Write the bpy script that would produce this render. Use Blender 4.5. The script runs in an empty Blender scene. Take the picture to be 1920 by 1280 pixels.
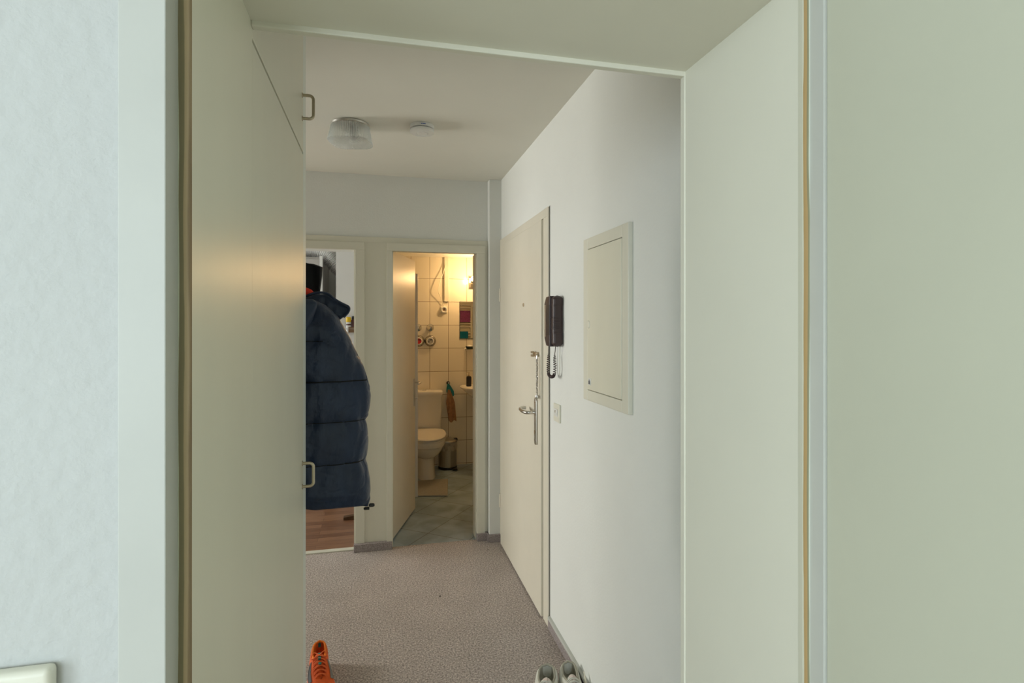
import bpy, bmesh, math, random
from mathutils import Vector, Matrix, noise
random.seed(7)
R = math.radians
S = bpy.context.scene
C = S.collection

# ------------------------------------------------------------------ camera
cd = bpy.data.cameras.new('camera'); cam = bpy.data.objects.new('camera', cd); C.objects.link(cam)
cam.location = (0, 0, 1.5); cam.rotation_euler = (R(90), 0, R(-13.5))
cd.sensor_width = 36; cd.lens = 36*1033/1920; cd.shift_y = -32/1920; cd.clip_start = 0.02
S.camera = cam
S.view_settings.view_transform = 'Standard'; S.view_settings.look = 'None'
S.view_settings.exposure = 0.0; S.view_settings.gamma = 1; S.view_settings.use_curve_mapping = False
# ------------------------------------------------------------------ world and daylight
w = bpy.data.worlds.new('world'); S.world = w; w.use_nodes = True
w.node_tree.nodes['Background'].inputs[0].default_value = (.62, .78, 1, 1)
w.node_tree.nodes['Background'].inputs[1].default_value = 1.0
def area(name, loc, target, sx, sy, power, col):
    l = bpy.data.lights.new(name, 'AREA'); l.shape = 'RECTANGLE'; l.size = sx; l.size_y = sy
    l.energy = power; l.color = col
    o = bpy.data.objects.new(name, l); C.objects.link(o); o.location = loc
    o.rotation_euler = (Vector(target)-Vector(loc)).to_track_quat('-Z', 'Y').to_euler(); return o
area('window_and_fill_living', (-2.42, -1.45, 1.5), (0, -1.45, 1.5), 1.5, 1.5, 55, (.80, .93, 1))
area('window_and_fill_living', (-1.45, -2.95, 1.5), (0.1, 1, 1.3), 1.1, 1.5, 40, (.80, .91, 1))  # fill lamp added behind the camera to brighten the hall and end wall
area('window_daylight_side_room', (-4.1, 3.7, 1.55), (0, 3.2, 1.55), 0.9, 0.9, 108, (.97, .97, .91))
area('fill_kitchen', (-2.45, 4.9, 1.6), (0, 4.9, 1.5), 1.0, 1.0, 27, (.95, .97, 1))  # unseen area lamp added to brighten the kitchen; its wall has no window
def point(name, loc, r, power, col):
    l = bpy.data.lights.new(name, 'POINT'); l.energy = power; l.color = col; l.shadow_soft_size = r
    o = bpy.data.objects.new(name, l); C.objects.link(o); o.location = loc
point('bathroom_bulb_light', (0.945, 5.61, 1.985), .022, 8.8, (1, .60, .26))

# ------------------------------------------------------------------ materials
M = {}
def mat(name, col, rough=.5, metal=0, noise_amt=0, nscale=8, bump=0, bscale=60, trans=0, emit=0, ecol=None, spec=.5, coord='Object', stretch=None, sheen=0, ior=1.45, bdist=.002):
    m = bpy.data.materials.new(name); m.use_nodes = True; M[name] = m
    nt = m.node_tree; N = nt.nodes; L = nt.links; b = N['Principled BSDF']
    b.inputs['Base Color'].default_value = (*col, 1); b.inputs['Roughness'].default_value = rough
    b.inputs['Metallic'].default_value = metal; b.inputs['Transmission Weight'].default_value = trans
    b.inputs['Specular IOR Level'].default_value = spec; b.inputs['IOR'].default_value = ior
    if sheen: b.inputs['Sheen Weight'].default_value = sheen
    if emit:
        b.inputs['Emission Color'].default_value = (*(ecol or col), 1); b.inputs['Emission Strength'].default_value = emit
    tc = N.new('ShaderNodeTexCoord'); mp = N.new('ShaderNodeMapping'); L.new(tc.outputs[coord], mp.inputs[0])
    if stretch: mp.inputs['Scale'].default_value = stretch
    if noise_amt:
        n = N.new('ShaderNodeTexNoise'); n.inputs['Scale'].default_value = nscale; n.inputs['Detail'].default_value = 5
        L.new(mp.outputs[0], n.inputs['Vector'])
        r = N.new('ShaderNodeValToRGB'); r.color_ramp.elements[0].position = .3; r.color_ramp.elements[1].position = .7
        r.color_ramp.elements[0].color = (*[max(0, c*(1-noise_amt)) for c in col], 1)
        r.color_ramp.elements[1].color = (*[min(1, c*(1+noise_amt)) for c in col], 1)
        L.new(n.outputs[0], r.inputs[0]); L.new(r.outputs[0], b.inputs['Base Color'])
    if bump:
        n2 = N.new('ShaderNodeTexNoise'); n2.inputs['Scale'].default_value = bscale; n2.inputs['Detail'].default_value = 4
        L.new(mp.outputs[0], n2.inputs['Vector'])
        bp = N.new('ShaderNodeBump'); bp.inputs['Strength'].default_value = bump; bp.inputs['Distance'].default_value = bdist
        L.new(n2.outputs[0], bp.inputs['Height']); L.new(bp.outputs[0], b.inputs['Normal'])
    return m
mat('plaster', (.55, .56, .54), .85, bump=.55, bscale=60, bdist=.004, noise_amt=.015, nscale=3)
mat('plaster_fine', (.82, .83, .79), .8, bump=.45, bscale=110, bdist=.002, noise_amt=.015, nscale=2.5)
mat('ceiling_paint', (.80, .785, .70), .9, bump=.15, bscale=90, noise_amt=.02, nscale=2)
mat('gloss_cream', (.79, .765, .63), .35, bump=.06, bscale=7, stretch=(3, 3, .6), bdist=.004, noise_amt=.015, nscale=3, spec=.4)
mat('satin_cream', (.76, .74, .625), .42, bump=.05, bscale=20, noise_amt=.015, nscale=4)
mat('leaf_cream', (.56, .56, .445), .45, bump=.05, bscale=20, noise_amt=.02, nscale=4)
mat('door_cream', (.76, .71, .59), .36, noise_amt=.02, nscale=5, bump=.03, bscale=30, spec=.4)
mat('frame_white', (.54, .548, .505), .45, noise_amt=.02, nscale=9, bump=.08, bscale=40)
mat('edge_strip', (.80, .83, .76), .4, noise_amt=.01)
mat('oak_floor', (.55, .47, .36), .5, noise_amt=.15, nscale=3)
mat('dark_gap', (.05, .045, .035), .8, noise_amt=.2)
mat('laminate_white', (.80, .80, .78), .35, noise_amt=.01)
mat('plastic_cream', (.80, .78, .66), .35, noise_amt=.01)
mat('plastic_white', (.84, .84, .81), .3, noise_amt=.01)
mat('steel', (.62, .60, .56), .28, 1, noise_amt=.05)
mat('brushed_steel', (.50, .48, .44), .34, 1, noise_amt=.12, nscale=40, stretch=(1, 1, .05))
mat('chrome', (.8, .8, .8), .08, 1, noise_amt=.02)
mat('dish_green', (.02, .035, .022), .2, noise_amt=.2)
mat('dark_chrome', (.38, .36, .33), .12, 1, noise_amt=.05)
mat('foil', (.92, .92, .92), .42, 1, bump=.8, bscale=60, bdist=.006)
mat('brass', (.45, .36, .24), .35, 1, noise_amt=.1)
mat('rail_metal', (.50, .44, .33), .28, 1, noise_amt=.05)
mat('plum_plastic', (.062, .040, .038), .32, noise_amt=.08, spec=.45)
mat('plum_dark', (.03, .018, .012), .45, noise_amt=.1)
mat('black_plastic', (.015, .015, .017), .35, noise_amt=.1)
mat('porcelain', (.82, .80, .74), .12, noise_amt=.01, spec=.6)
mat('navy_nylon', (.012, .025, .060), .42, noise_amt=.2, nscale=12, bump=.75, bscale=19, bdist=.010, stretch=(1.3, 1, .8), sheen=.06)
mat('navy_hood', (.018, .034, .072), .5, noise_amt=.2, nscale=14, bump=.6, bscale=22, bdist=.008, sheen=.08)
mat('black_fabric', (.010, .010, .011), .9, noise_amt=.3, bump=.3, bscale=90)
mat('red_fabric', (.80, .055, .025), .8, noise_amt=.15, bump=.3, bscale=80)
mat('purple_terry', (.34, .09, .30), .95, noise_amt=.2, nscale=60, bump=.6, bscale=200)
mat('teal_terry', (.01, .22, .40), .95, noise_amt=.2, nscale=60, bump=.6, bscale=200)
mat('teal_cloth', (.02, .22, .25), .9, noise_amt=.2, nscale=40, bump=.5, bscale=120)
mat('tan_cloth', (.36, .20, .10), .95, noise_amt=.2, nscale=40, bump=.5, bscale=120)
mat('mat_terry', (.33, .325, .30), .98, noise_amt=.12, nscale=120, bump=.8, bscale=260)
mat('skirting_carpet', (.33, .285, .275), .98, noise_amt=.38, nscale=180, bump=.9, bscale=300)
mat('orange_upper', (.78, .11, .012), .7, noise_amt=.12, nscale=30, bump=.5, bscale=240)
mat('orange_lining', (.85, .20, .015), .7, noise_amt=.12, nscale=30)
mat('orange_lace', (.86, .16, .04), .7, noise_amt=.1, nscale=60)
mat('shoe_black', (.02, .02, .02), .6, noise_amt=.1)
mat('shoe_teal', (.01, .22, .20), .5, noise_amt=.1)
mat('shoe_white', (.66, .65, .57), .75, noise_amt=.06, nscale=25, bump=.25, bscale=160)
mat('shoe_lining', (.36, .34, .27), .9, noise_amt=.12, nscale=40)
mat('shoe_grey', (.20, .19, .17), .8, noise_amt=.15)
mat('shoe_pink', (.62, .53, .47), .75, noise_amt=.1)
mat('sole_white', (.72, .70, .62), .6, noise_amt=.04)
mat('paper_white', (.74, .70, .58), .7, noise_amt=.04)
mat('liner_bag', (.55, .52, .45), .3, noise_amt=.1, trans=.3)
mat('yellow_plastic', (.80, .52, .01), .35, noise_amt=.05)
mat('jar_dark', (.07, .015, .012), .3, noise_amt=.1)
mat('jar_brown', (.22, .13, .07), .35, noise_amt=.2)
mat('label_white', (.75, .74, .70), .5, noise_amt=.03)
mat('meter_red', (.55, .03, .02), .35, noise_amt=.05)
mat('meter_face', (.40, .40, .39), .35, noise_amt=.3, nscale=150)
mat('blue_print', (.05, .12, .45), .5)
mat('grey_print', (.12, .12, .13), .5, noise_amt=.3, nscale=300)
mat('crumb', (.05, .045, .04), .9)
mat('dark_wood', (.10, .05, .02), .5, noise_amt=.2)
mat('threshold_metal', (.62, .60, .50), .4, noise_amt=.05)
mat('grey_cabinet', (.52, .50, .47), .45, noise_amt=.02)
mat('bulb', (1, .85, .6), .4, emit=30, ecol=(1, .70, .34))
mat('mirror', (.82, .80, .74), .01, 1)
mat('pane', (.95, .97, .95), .03, trans=1)

def thin_glass(name, clear, col, rough, bump=0, bscale=100):
    m = mat(name, col, rough, trans=.6, bump=bump, bscale=bscale, bdist=.004, ior=1.3)
    nt = m.node_tree; N = nt.nodes; b = N['Principled BSDF']; out = N['Material Output']
    tr = N.new('ShaderNodeBsdfTransparent'); mx = N.new('ShaderNodeMixShader'); mx.inputs[0].default_value = 1-clear
    nt.links.new(tr.outputs[0], mx.inputs[1]); nt.links.new(b.outputs[0], mx.inputs[2]); nt.links.new(mx.outputs[0], out.inputs[0])
thin_glass('shade_glass', .8, (1, .97, .9), .12)
thin_glass('ribbed_glass', .30, (.93, .97, .96), .08, .9, 110)

def seam_mat(name, x0, x1):
    # bare, sloppily painted rebate: olive paint, tan timber, chips of white, split across X
    m = bpy.data.materials.new(name); m.use_nodes = True; M[name] = m
    nt = m.node_tree; N = nt.nodes; L = nt.links; b = N['Principled BSDF']; b.inputs['Roughness'].default_value = .6
    tc = N.new('ShaderNodeTexCoord'); sx = N.new('ShaderNodeSeparateXYZ'); L.new(tc.outputs['Object'], sx.inputs[0])
    mr = N.new('ShaderNodeMapRange'); mr.inputs[1].default_value = x0; mr.inputs[2].default_value = x1; L.new(sx.outputs[0], mr.inputs[0])
    mp = N.new('ShaderNodeMapping'); mp.inputs['Scale'].default_value = (60, 60, 5); L.new(tc.outputs['Object'], mp.inputs[0])
    n = N.new('ShaderNodeTexNoise'); n.inputs['Scale'].default_value = 1; n.inputs['Detail'].default_value = 6; L.new(mp.outputs[0], n.inputs['Vector'])
    ma = N.new('ShaderNodeMath'); ma.operation = 'MULTIPLY_ADD'; ma.inputs[1].default_value = .5; L.new(n.outputs[0], ma.inputs[0])
    ad = N.new('ShaderNodeMath'); ad.operation = 'SUBTRACT'; ad.inputs[1].default_value = .25
    L.new(mr.outputs[0], ma.inputs[2]); L.new(ma.outputs[0], ad.inputs[0])
    r = N.new('ShaderNodeValToRGB'); cr = r.color_ramp; cr.interpolation = 'LINEAR'
    return m, r, cr, ad, L, b
m, r, cr, ad, L, b = seam_mat('seam_left', -.220, -.208)
cr.elements[0].position = 0; cr.elements[0].color = (.55, .58, .45, 1)
cr.elements[1].position = 1; cr.elements[1].color = (.24, .17, .085, 1)
for p, c in ((.10, (.50, .52, .40)), (.14, (.20, .17, .09)), (.52, (.22, .19, .10)), (.58, (.44, .34, .19)), (.85, (.42, .32, .18))):
    e = cr.elements.new(p); e.color = (*c, 1)
L.new(ad.outputs[0], r.inputs[0]); L.new(r.outputs[0], b.inputs['Base Color'])
m, r, cr, ad, L, b = seam_mat('seam_right', .594, .607)
cr.elements[0].position = 0; cr.elements[0].color = (.62, .60, .48, 1)
cr.elements[1].position = 1; cr.elements[1].color = (.66, .70, .60, 1)
for p, c in ((.10, (.60, .58, .46)), (.16, (.42, .27, .11)), (.58, (.48, .32, .14)), (.66, (.26, .23, .13)), (.84, (.34, .34, .22)), (.90, (.64, .68, .58))):
    e = cr.elements.new(p); e.color = (*c, 1)
L.new(ad.outputs[0], r.inputs[0]); L.new(r.outputs[0], b.inputs['Base Color'])

def carpet_mat():
    m = bpy.data.materials.new('carpet'); m.use_nodes = True; M['carpet'] = m
    nt = m.node_tree; N = nt.nodes; L = nt.links; b = N['Principled BSDF']
    b.inputs['Roughness'].default_value = 1; b.inputs['Specular IOR Level'].default_value = .1; b.inputs['Sheen Weight'].default_value = .1
    tc = N.new('ShaderNodeTexCoord')
    n = N.new('ShaderNodeTexNoise'); n.inputs['Scale'].default_value = 125; n.inputs['Detail'].default_value = 4; n.inputs['Roughness'].default_value = .7
    n2 = N.new('ShaderNodeTexNoise'); n2.inputs['Scale'].default_value = 4; n2.inputs['Detail'].default_value = 4
    L.new(tc.outputs['Object'], n.inputs['Vector']); L.new(tc.outputs['Object'], n2.inputs['Vector'])
    r = N.new('ShaderNodeValToRGB'); cr = r.color_ramp
    cr.elements[0].position = .32; cr.elements[0].color = (.17, .135, .122, 1)
    cr.elements[1].position = .68; cr.elements[1].color = (.84, .74, .665, 1)
    e = cr.elements.new(.5); e.color = (.45, .385, .345, 1)
    L.new(n.outputs[0], r.inputs[0])
    mx = N.new('ShaderNodeMix'); mx.data_type = 'RGBA'; mx.blend_type = 'MULTIPLY'; mx.inputs[0].default_value = .30
    L.new(r.outputs[0], mx.inputs[6])
    r2 = N.new('ShaderNodeValToRGB'); r2.color_ramp.elements[0].position = .35; r2.color_ramp.elements[0].color = (.72, .70, .68, 1)
    r2.color_ramp.elements[1].position = .65; L.new(n2.outputs[0], r2.inputs[0]); L.new(r2.outputs[0], mx.inputs[7])
    L.new(mx.outputs[2], b.inputs['Base Color'])
    bp = N.new('ShaderNodeBump'); bp.inputs['Strength'].default_value = .9; bp.inputs['Distance'].default_value = .006
    L.new(n.outputs[0], bp.inputs['Height']); L.new(bp.outputs[0], b.inputs['Normal'])
carpet_mat()

def tile_mat(name, tw, th_, ox, oz, tile, grout, rough, plane='XZ', rot=0, mort=.0022, vary=.03, nz=0):
    m = bpy.data.materials.new(name); m.use_nodes = True; M[name] = m
    nt = m.node_tree; N = nt.nodes; L = nt.links; b = N['Principled BSDF']; b.inputs['Roughness'].default_value = rough
    tc = N.new('ShaderNodeTexCoord'); sp = N.new('ShaderNodeSeparateXYZ'); cb = N.new('ShaderNodeCombineXYZ')
    L.new(tc.outputs['Object'], sp.inputs[0])
    a, c = {'XZ': (0, 2), 'YZ': (1, 2), 'XY': (0, 1)}[plane]
    L.new(sp.outputs[a], cb.inputs[0]); L.new(sp.outputs[c], cb.inputs[1])
    mp = N.new('ShaderNodeMapping'); mp.inputs['Location'].default_value = (-ox, -oz, 0); mp.inputs['Rotation'].default_value = (0, 0, rot)
    L.new(cb.outputs[0], mp.inputs[0])
    br = N.new('ShaderNodeTexBrick'); br.offset = 0; br.inputs['Scale'].default_value = 1
    br.inputs['Mortar Size'].default_value = mort; br.inputs['Mortar Smooth'].default_value = .1
    br.inputs['Brick Width'].default_value = tw; br.inputs['Row Height'].default_value = th_
    br.inputs['Color1'].default_value = (*tile, 1); br.inputs['Color2'].default_value = (*[x*(1-vary) for x in tile], 1)
    br.inputs['Mortar'].default_value = (*grout, 1); L.new(mp.outputs[0], br.inputs['Vector'])
    out = br.outputs['Color']
    if nz:
        n = N.new('ShaderNodeTexNoise'); n.inputs['Scale'].default_value = 4.5; n.inputs['Detail'].default_value = 7; n.inputs['Distortion'].default_value = .6
        L.new(tc.outputs['Object'], n.inputs['Vector'])
        r = N.new('ShaderNodeValToRGB'); r.color_ramp.elements[0].position = .35; r.color_ramp.elements[1].position = .68
        r.color_ramp.elements[0].color = (.45, .47, .46, 1); r.color_ramp.elements[1].color = (1.0, 1.0, .96, 1)
        L.new(n.outputs[0], r.inputs[0])
        mx = N.new('ShaderNodeMix'); mx.data_type = 'RGBA'; mx.blend_type = 'MULTIPLY'; mx.inputs[0].default_value = nz
        L.new(out, mx.inputs[6]); L.new(r.outputs[0], mx.inputs[7]); out = mx.outputs[2]
    L.new(out, b.inputs['Base Color'])
    bp = N.new('ShaderNodeBump'); bp.inputs['Strength'].default_value = .4; bp.inputs['Distance'].default_value = .001; bp.invert = True
    L.new(br.outputs['Fac'], bp.inputs['Height']); L.new(bp.outputs[0], b.inputs['Normal'])
tile_mat('wall_tile', .1965, .2465, .123, .0135, (.86, .81, .68), (.27, .20, .13), .16)
tile_mat('wall_tile_side', .1965, .2465, .02, .0135, (.86, .81, .68), (.27, .20, .13), .16, plane='YZ')
tile_mat('floor_tile', .33, .33, .12, .05, (.42, .54, .64), (.16, .17, .17), .32, plane='XY', rot=R(38), mort=.003, vary=.08, nz=.85)

def laminate_mat():
    m = bpy.data.materials.new('laminate_floor'); m.use_nodes = True; M['laminate_floor'] = m
    nt = m.node_tree; N = nt.nodes; L = nt.links; b = N['Principled BSDF']; b.inputs['Roughness'].default_value = .4
    tc = N.new('ShaderNodeTexCoord')
    br = N.new('ShaderNodeTexBrick'); br.offset = .37; br.inputs['Scale'].default_value = 1
    br.inputs['Brick Width'].default_value = .42; br.inputs['Row Height'].default_value = .068; br.inputs['Mortar Size'].default_value = .0008
    br.inputs['Color1'].default_value = (.36, .185, .098, 1); br.inputs['Color2'].default_value = (.22, .10, .05, 1)
    br.inputs['Mortar'].default_value = (.10, .05, .03, 1); L.new(tc.outputs['Object'], br.inputs['Vector'])
    mp = N.new('ShaderNodeMapping'); mp.inputs['Scale'].default_value = (4, 45, 1); L.new(tc.outputs['Object'], mp.inputs[0])
    n = N.new('ShaderNodeTexNoise'); n.inputs['Scale'].default_value = 1.5; n.inputs['Detail'].default_value = 6; L.new(mp.outputs[0], n.inputs['Vector'])
    r = N.new('ShaderNodeValToRGB'); r.color_ramp.elements[0].position = .3; r.color_ramp.elements[0].color = (.6, .55, .5, 1); r.color_ramp.elements[1].position = .7
    L.new(n.outputs[0], r.inputs[0])
    mx = N.new('ShaderNodeMix'); mx.data_type = 'RGBA'; mx.blend_type = 'MULTIPLY'; mx.inputs[0].default_value = .8
    L.new(br.outputs[0], mx.inputs[6]); L.new(r.outputs[0], mx.inputs[7]); L.new(mx.outputs[2], b.inputs['Base Color'])
laminate_mat()

# ------------------------------------------------------------------ mesh helpers
class MB:
    def __init__(s): s.bm = bmesh.new()
    def box(s, x0, x1, y0, y1, z0, z1, bev=0, seg=2):
        g = bmesh.ops.create_cube(s.bm, size=1)['verts']
        for v in g: v.co = Vector(((x0+x1)/2+v.co.x*(x1-x0), (y0+y1)/2+v.co.y*(y1-y0), (z0+z1)/2+v.co.z*(z1-z0)))
        if bev:
            es = list({e for v in g for e in v.link_edges})
            bmesh.ops.bevel(s.bm, geom=es, offset=bev, segments=seg, profile=.5, affect='EDGES')
        return s
    def prism(s, pts, axis, a, b_, bev=0, seg=2):
        # pts: 2D outline; axis 'X' -> (y,z), 'Y' -> (x,z), 'Z' -> (x,y)
        def P(p, t): return {'X': (t, p[0], p[1]), 'Y': (p[0], t, p[1]), 'Z': (p[0], p[1], t)}[axis]
        A = [s.bm.verts.new(P(p, a)) for p in pts]; B = [s.bm.verts.new(P(p, b_)) for p in pts]
        n = len(pts); fs = [s.bm.faces.new(A), s.bm.faces.new(B[::-1])]
        for i in range(n): fs.append(s.bm.faces.new((A[i], B[i], B[(i+1) % n], A[(i+1) % n])))
        bmesh.ops.recalc_face_normals(s.bm, faces=fs)
        if bev:
            es = list({e for f in fs[:2] for e in f.edges})
            bmesh.ops.bevel(s.bm, geom=es, offset=bev, segments=seg, profile=.5, affect='EDGES')
        return s
    def grid(s, fn, nu, nv, cu=False, cv=False, cap0=False, cap1=False):
        V = [[s.bm.verts.new(fn(i/(nu if cu else nu-1), j/(nv if cv else nv-1))) for j in range(nv)] for i in range(nu)]
        fs = []
        for i in range(nu if cu else nu-1):
            for j in range(nv if cv else nv-1):
                try: fs.append(s.bm.faces.new((V[i][j], V[(i+1) % nu][j], V[(i+1) % nu][(j+1) % nv], V[i][(j+1) % nv])))
                except ValueError: pass
        if cap0: fs.append(s.bm.faces.new([V[i][0] for i in range(nu)][::-1]))
        if cap1: fs.append(s.bm.faces.new([V[i][-1] for i in range(nu)]))
        bmesh.ops.recalc_face_normals(s.bm, faces=fs)
        return s
    def tube(s, pts, r, seg=10, rf=None):
        pts = [Vector(p) for p in pts]; n = len(pts); T = []
        for i in range(n): T.append((pts[min(i+1, n-1)]-pts[max(i-1, 0)]).normalized())
        up = Vector((0, 0, 1)) if abs(T[0].z) < .9 else Vector((1, 0, 0))
        nx = T[0].cross(up).normalized(); rings = []
        for i in range(n):
            nx = (nx-T[i]*nx.dot(T[i])).normalized(); ny = T[i].cross(nx); rr = rf(i/(n-1)) if rf else r
            rings.append([s.bm.verts.new(pts[i]+rr*(math.cos(a)*nx+math.sin(a)*ny)) for a in [2*math.pi*k/seg for k in range(seg)]])
        fs = []
        for i in range(n-1):
            for k in range(seg): fs.append(s.bm.faces.new((rings[i][k], rings[i][(k+1) % seg], rings[i+1][(k+1) % seg], rings[i+1][k])))
        fs += [s.bm.faces.new(rings[0][::-1]), s.bm.faces.new(rings[-1])]
        bmesh.ops.recalc_face_normals(s.bm, faces=fs)
        return s
    def lathe(s, prof, c, axis='Z', seg=32, sx=1, sy=1, caps=True):
        # prof: (radius, height) along the axis
        c = Vector(c)
        def P(r, h, a):
            u, v = r*math.cos(a)*sx, r*math.sin(a)*sy
            return c+Vector({'Z': (u, v, h), 'Y': (u, h, v), 'X': (h, u, v)}[axis])
        rings = [[s.bm.verts.new(P(max(r, 1e-5), h, 2*math.pi*k/seg)) for k in range(seg)] for r, h in prof]; fs = []
        for i in range(len(prof)-1):
            for k in range(seg): fs.append(s.bm.faces.new((rings[i][k], rings[i][(k+1) % seg], rings[i+1][(k+1) % seg], rings[i+1][k])))
        if caps: fs += [s.bm.faces.new(rings[0][::-1]), s.bm.faces.new(rings[-1])]
        bmesh.ops.recalc_face_normals(s.bm, faces=fs)
        return s
    def build(s, name, m, parent=None, smooth=False, local=False, ang=38):
        bm = s.bm
        if parent is not None and not local: bmesh.ops.translate(bm, verts=bm.verts, vec=-wloc(parent))
        me = bpy.data.meshes.new(name)
        if smooth:
            for f in bm.faces: f.smooth = True
            for e in bm.edges:
                if len(e.link_faces) == 2 and e.calc_face_angle(0) > R(ang): e.smooth = False
        bm.to_mesh(me); bm.free(); me.materials.append(M[m])
        o = bpy.data.objects.new(name, me); C.objects.link(o)
        if parent is not None: o.parent = parent
        return o
def wloc(o):
    v = Vector((0, 0, 0))
    while o is not None: v += o.location; o = o.parent
    return v
def thing(name, label, cat, loc=(0, 0, 0), rz=0, group=None):
    o = bpy.data.objects.new(name, None); C.objects.link(o); o.location = loc; o.rotation_euler = (0, 0, rz)
    o.empty_display_size = .05; o['label'] = label; o['category'] = cat
    if group: o['group'] = group
    return o
def tag(o, label, cat, group=None):
    o['label'] = label; o['category'] = cat
    if group: o['group'] = group
    return o
def struct(o, label=None):
    o['kind'] = 'structure'
    if label: o['label'] = label
    return o
def smoothpath(pts, n=12):
    P = [Vector(p) for p in pts]; out = []
    for i in range(len(P)-1):
        a, b_, c, d = P[max(i-1, 0)], P[i], P[i+1], P[min(i+2, len(P)-1)]
        for k in range(n):
            t = k/n; out.append(.5*((2*b_)+(c-a)*t+(2*a-5*b_+4*c-d)*t*t+(-a+3*b_-3*c+d)*t**3))
    out.append(P[-1]); return out

# ------------------------------------------------------------------ setting: floors and ceilings
struct(MB().box(-1.72, .94, .66, 3.80, -.08, 0).build('floor', 'carpet'), 'mottled grey brown carpet in the hallway')
struct(MB().box(-2.5, 2.3, -3.15, .66, -.08, 0).build('floor_living', 'oak_floor'))
struct(MB().box(-4.5, -1.72, 1.2, 4.9, -.08, 0).build('floor_side_room', 'laminate_floor'))
struct(MB().box(-2.6, -.02, 3.84, 5.87, -.08, 0).build('floor_kitchen', 'laminate_floor'), 'brown laminate plank floor in the kitchen')
struct(MB().box(-.02, 1.72, 3.80, 6.0, -.08, 0).build('floor_bathroom', 'floor_tile'), 'grey green slate tiled bathroom floor')
struct(MB().box(-1.72, .94, 1.0, 3.92, 2.5, 2.6).build('ceiling', 'ceiling_paint'), 'off-white painted hallway ceiling')
struct(MB().box(-2.5, 2.3, -3.15, .66, 2.5, 2.6).build('ceiling_living', 'ceiling_paint'))
struct(MB().box(-4.5, -1.72, 1.2, 4.9, 2.5, 2.6).build('ceiling_side_room', 'ceiling_paint'))
struct(MB().box(-2.6, -.02, 3.92, 5.87, 2.5, 2.6).build('ceiling_kitchen', 'ceiling_paint'))
struct(MB().box(-.02, 1.72, 3.92, 6.0, 2.215, 2.32).build('ceiling_bathroom', 'plaster_fine'), 'low white bathroom ceiling')

# ------------------------------------------------------------------ setting: walls
# wall in which the open passage stands
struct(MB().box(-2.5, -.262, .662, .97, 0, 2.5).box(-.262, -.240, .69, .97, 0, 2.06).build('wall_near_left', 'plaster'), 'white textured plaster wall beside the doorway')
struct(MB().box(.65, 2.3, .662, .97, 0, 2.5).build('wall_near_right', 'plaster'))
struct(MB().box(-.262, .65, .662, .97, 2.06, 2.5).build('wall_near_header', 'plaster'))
# passage lining
struct(MB().box(-.240, -.208, .692, 1.0, 0, 2.005).build('trim_1', 'gloss_cream'), 'cream glossy lining on the left of the passage')
struct(MB().box(.594, .640, .683, .992, 0, 2.005).build('trim_2', 'satin_cream'), 'cream lining panel on the right of the passage')
struct(MB().box(-.26, .65, .683, .990, 2.005, 2.055).build('trim_3', 'satin_cream'), 'cream soffit over the passage')
struct(MB().box(-.208, .598, .990, 1.006, 1.996, 2.06, .002).build('trim_4', 'satin_cream'), 'thin lip along the soffit edge')
struct(MB().box(.592, .606, .990, 1.006, 0, 2.0, .002).build('trim_5', 'satin_cream'))
# frame to the room of the camera
struct(MB().box(-.264, -.2195, .650, .689, 0, 2.05, .0012).build('trim_6', 'frame_white'), 'white door casing beside the plaster wall')
struct(MB().box(-.221, -.2075, .686, .694, 0, 2.0).build('trim_7', 'seam_left'), 'bare brown rebate strip with ragged paint on the left')
struct(MB().box(.5935, .610, .676, .684, 0, 2.0).build('trim_8', 'seam_right'), 'bare brown rebate strip with ragged paint on the right')
struct(MB().box(.6065, .652, .650, .682, 0, 2.05, .0012).build('trim_9', 'frame_white'), 'narrow white casing between brown strip and open door')
struct(MB().box(-.264, .652, .650, .682, 2.02, 2.10, .001).build('trim_10', 'frame_white'))
# open door leaf on the right
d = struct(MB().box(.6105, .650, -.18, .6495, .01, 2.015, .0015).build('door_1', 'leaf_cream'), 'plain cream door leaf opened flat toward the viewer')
# hallway walls
struct(MB().box(.82, .94, .97, 2.612, 0, 2.5).box(.82, .94, 2.612, 3.92, 2.085, 2.5).box(.86, .94, 2.612, 3.92, 0, 2.085)
       .build('wall_right', 'plaster_fine'), 'white hallway wall holding intercom and fuse box cover')
struct(MB().box(.60, .82, .97, .995, 0, 2.5).box(-.262, .60, .972, .990, 2.055, 2.5).build('wall_passage_back', 'plaster_fine'))
b = MB()
b.box(-1.72, .82, 3.80, 3.92, 2.08, 2.5)
b.box(-1.72, -.95, 3.80, 3.92, 0, 2.08)
b.box(-.155, .08, 3.806, 3.92, 0, 2.08).box(.659, .86, 3.806, 3.92, 0, 2.08).box(-.95, -.155, 3.806, 3.92, 1.994, 2.08).box(.08, .659, 3.806, 3.92, 2.03, 2.08)
struct(b.build('wall_back', 'plaster_fine'), 'white end wall of the hallway above the door frames')
struct(MB().box(.736, .86, 3.732, 3.80, 0, 2.5, .002).build('wall_corner', 'plaster_fine'), 'narrow boxed pilaster in the hallway corner')
struct(MB().box(-1.72, -1.6, .97, 2.66, 0, 2.5).box(-1.72, -1.6, 2.66, 3.75, 2.3, 2.5).box(-1.72, -1.6, 3.75, 3.92, 0, 2.5).build('wall_left', 'plaster_fine'))
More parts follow.
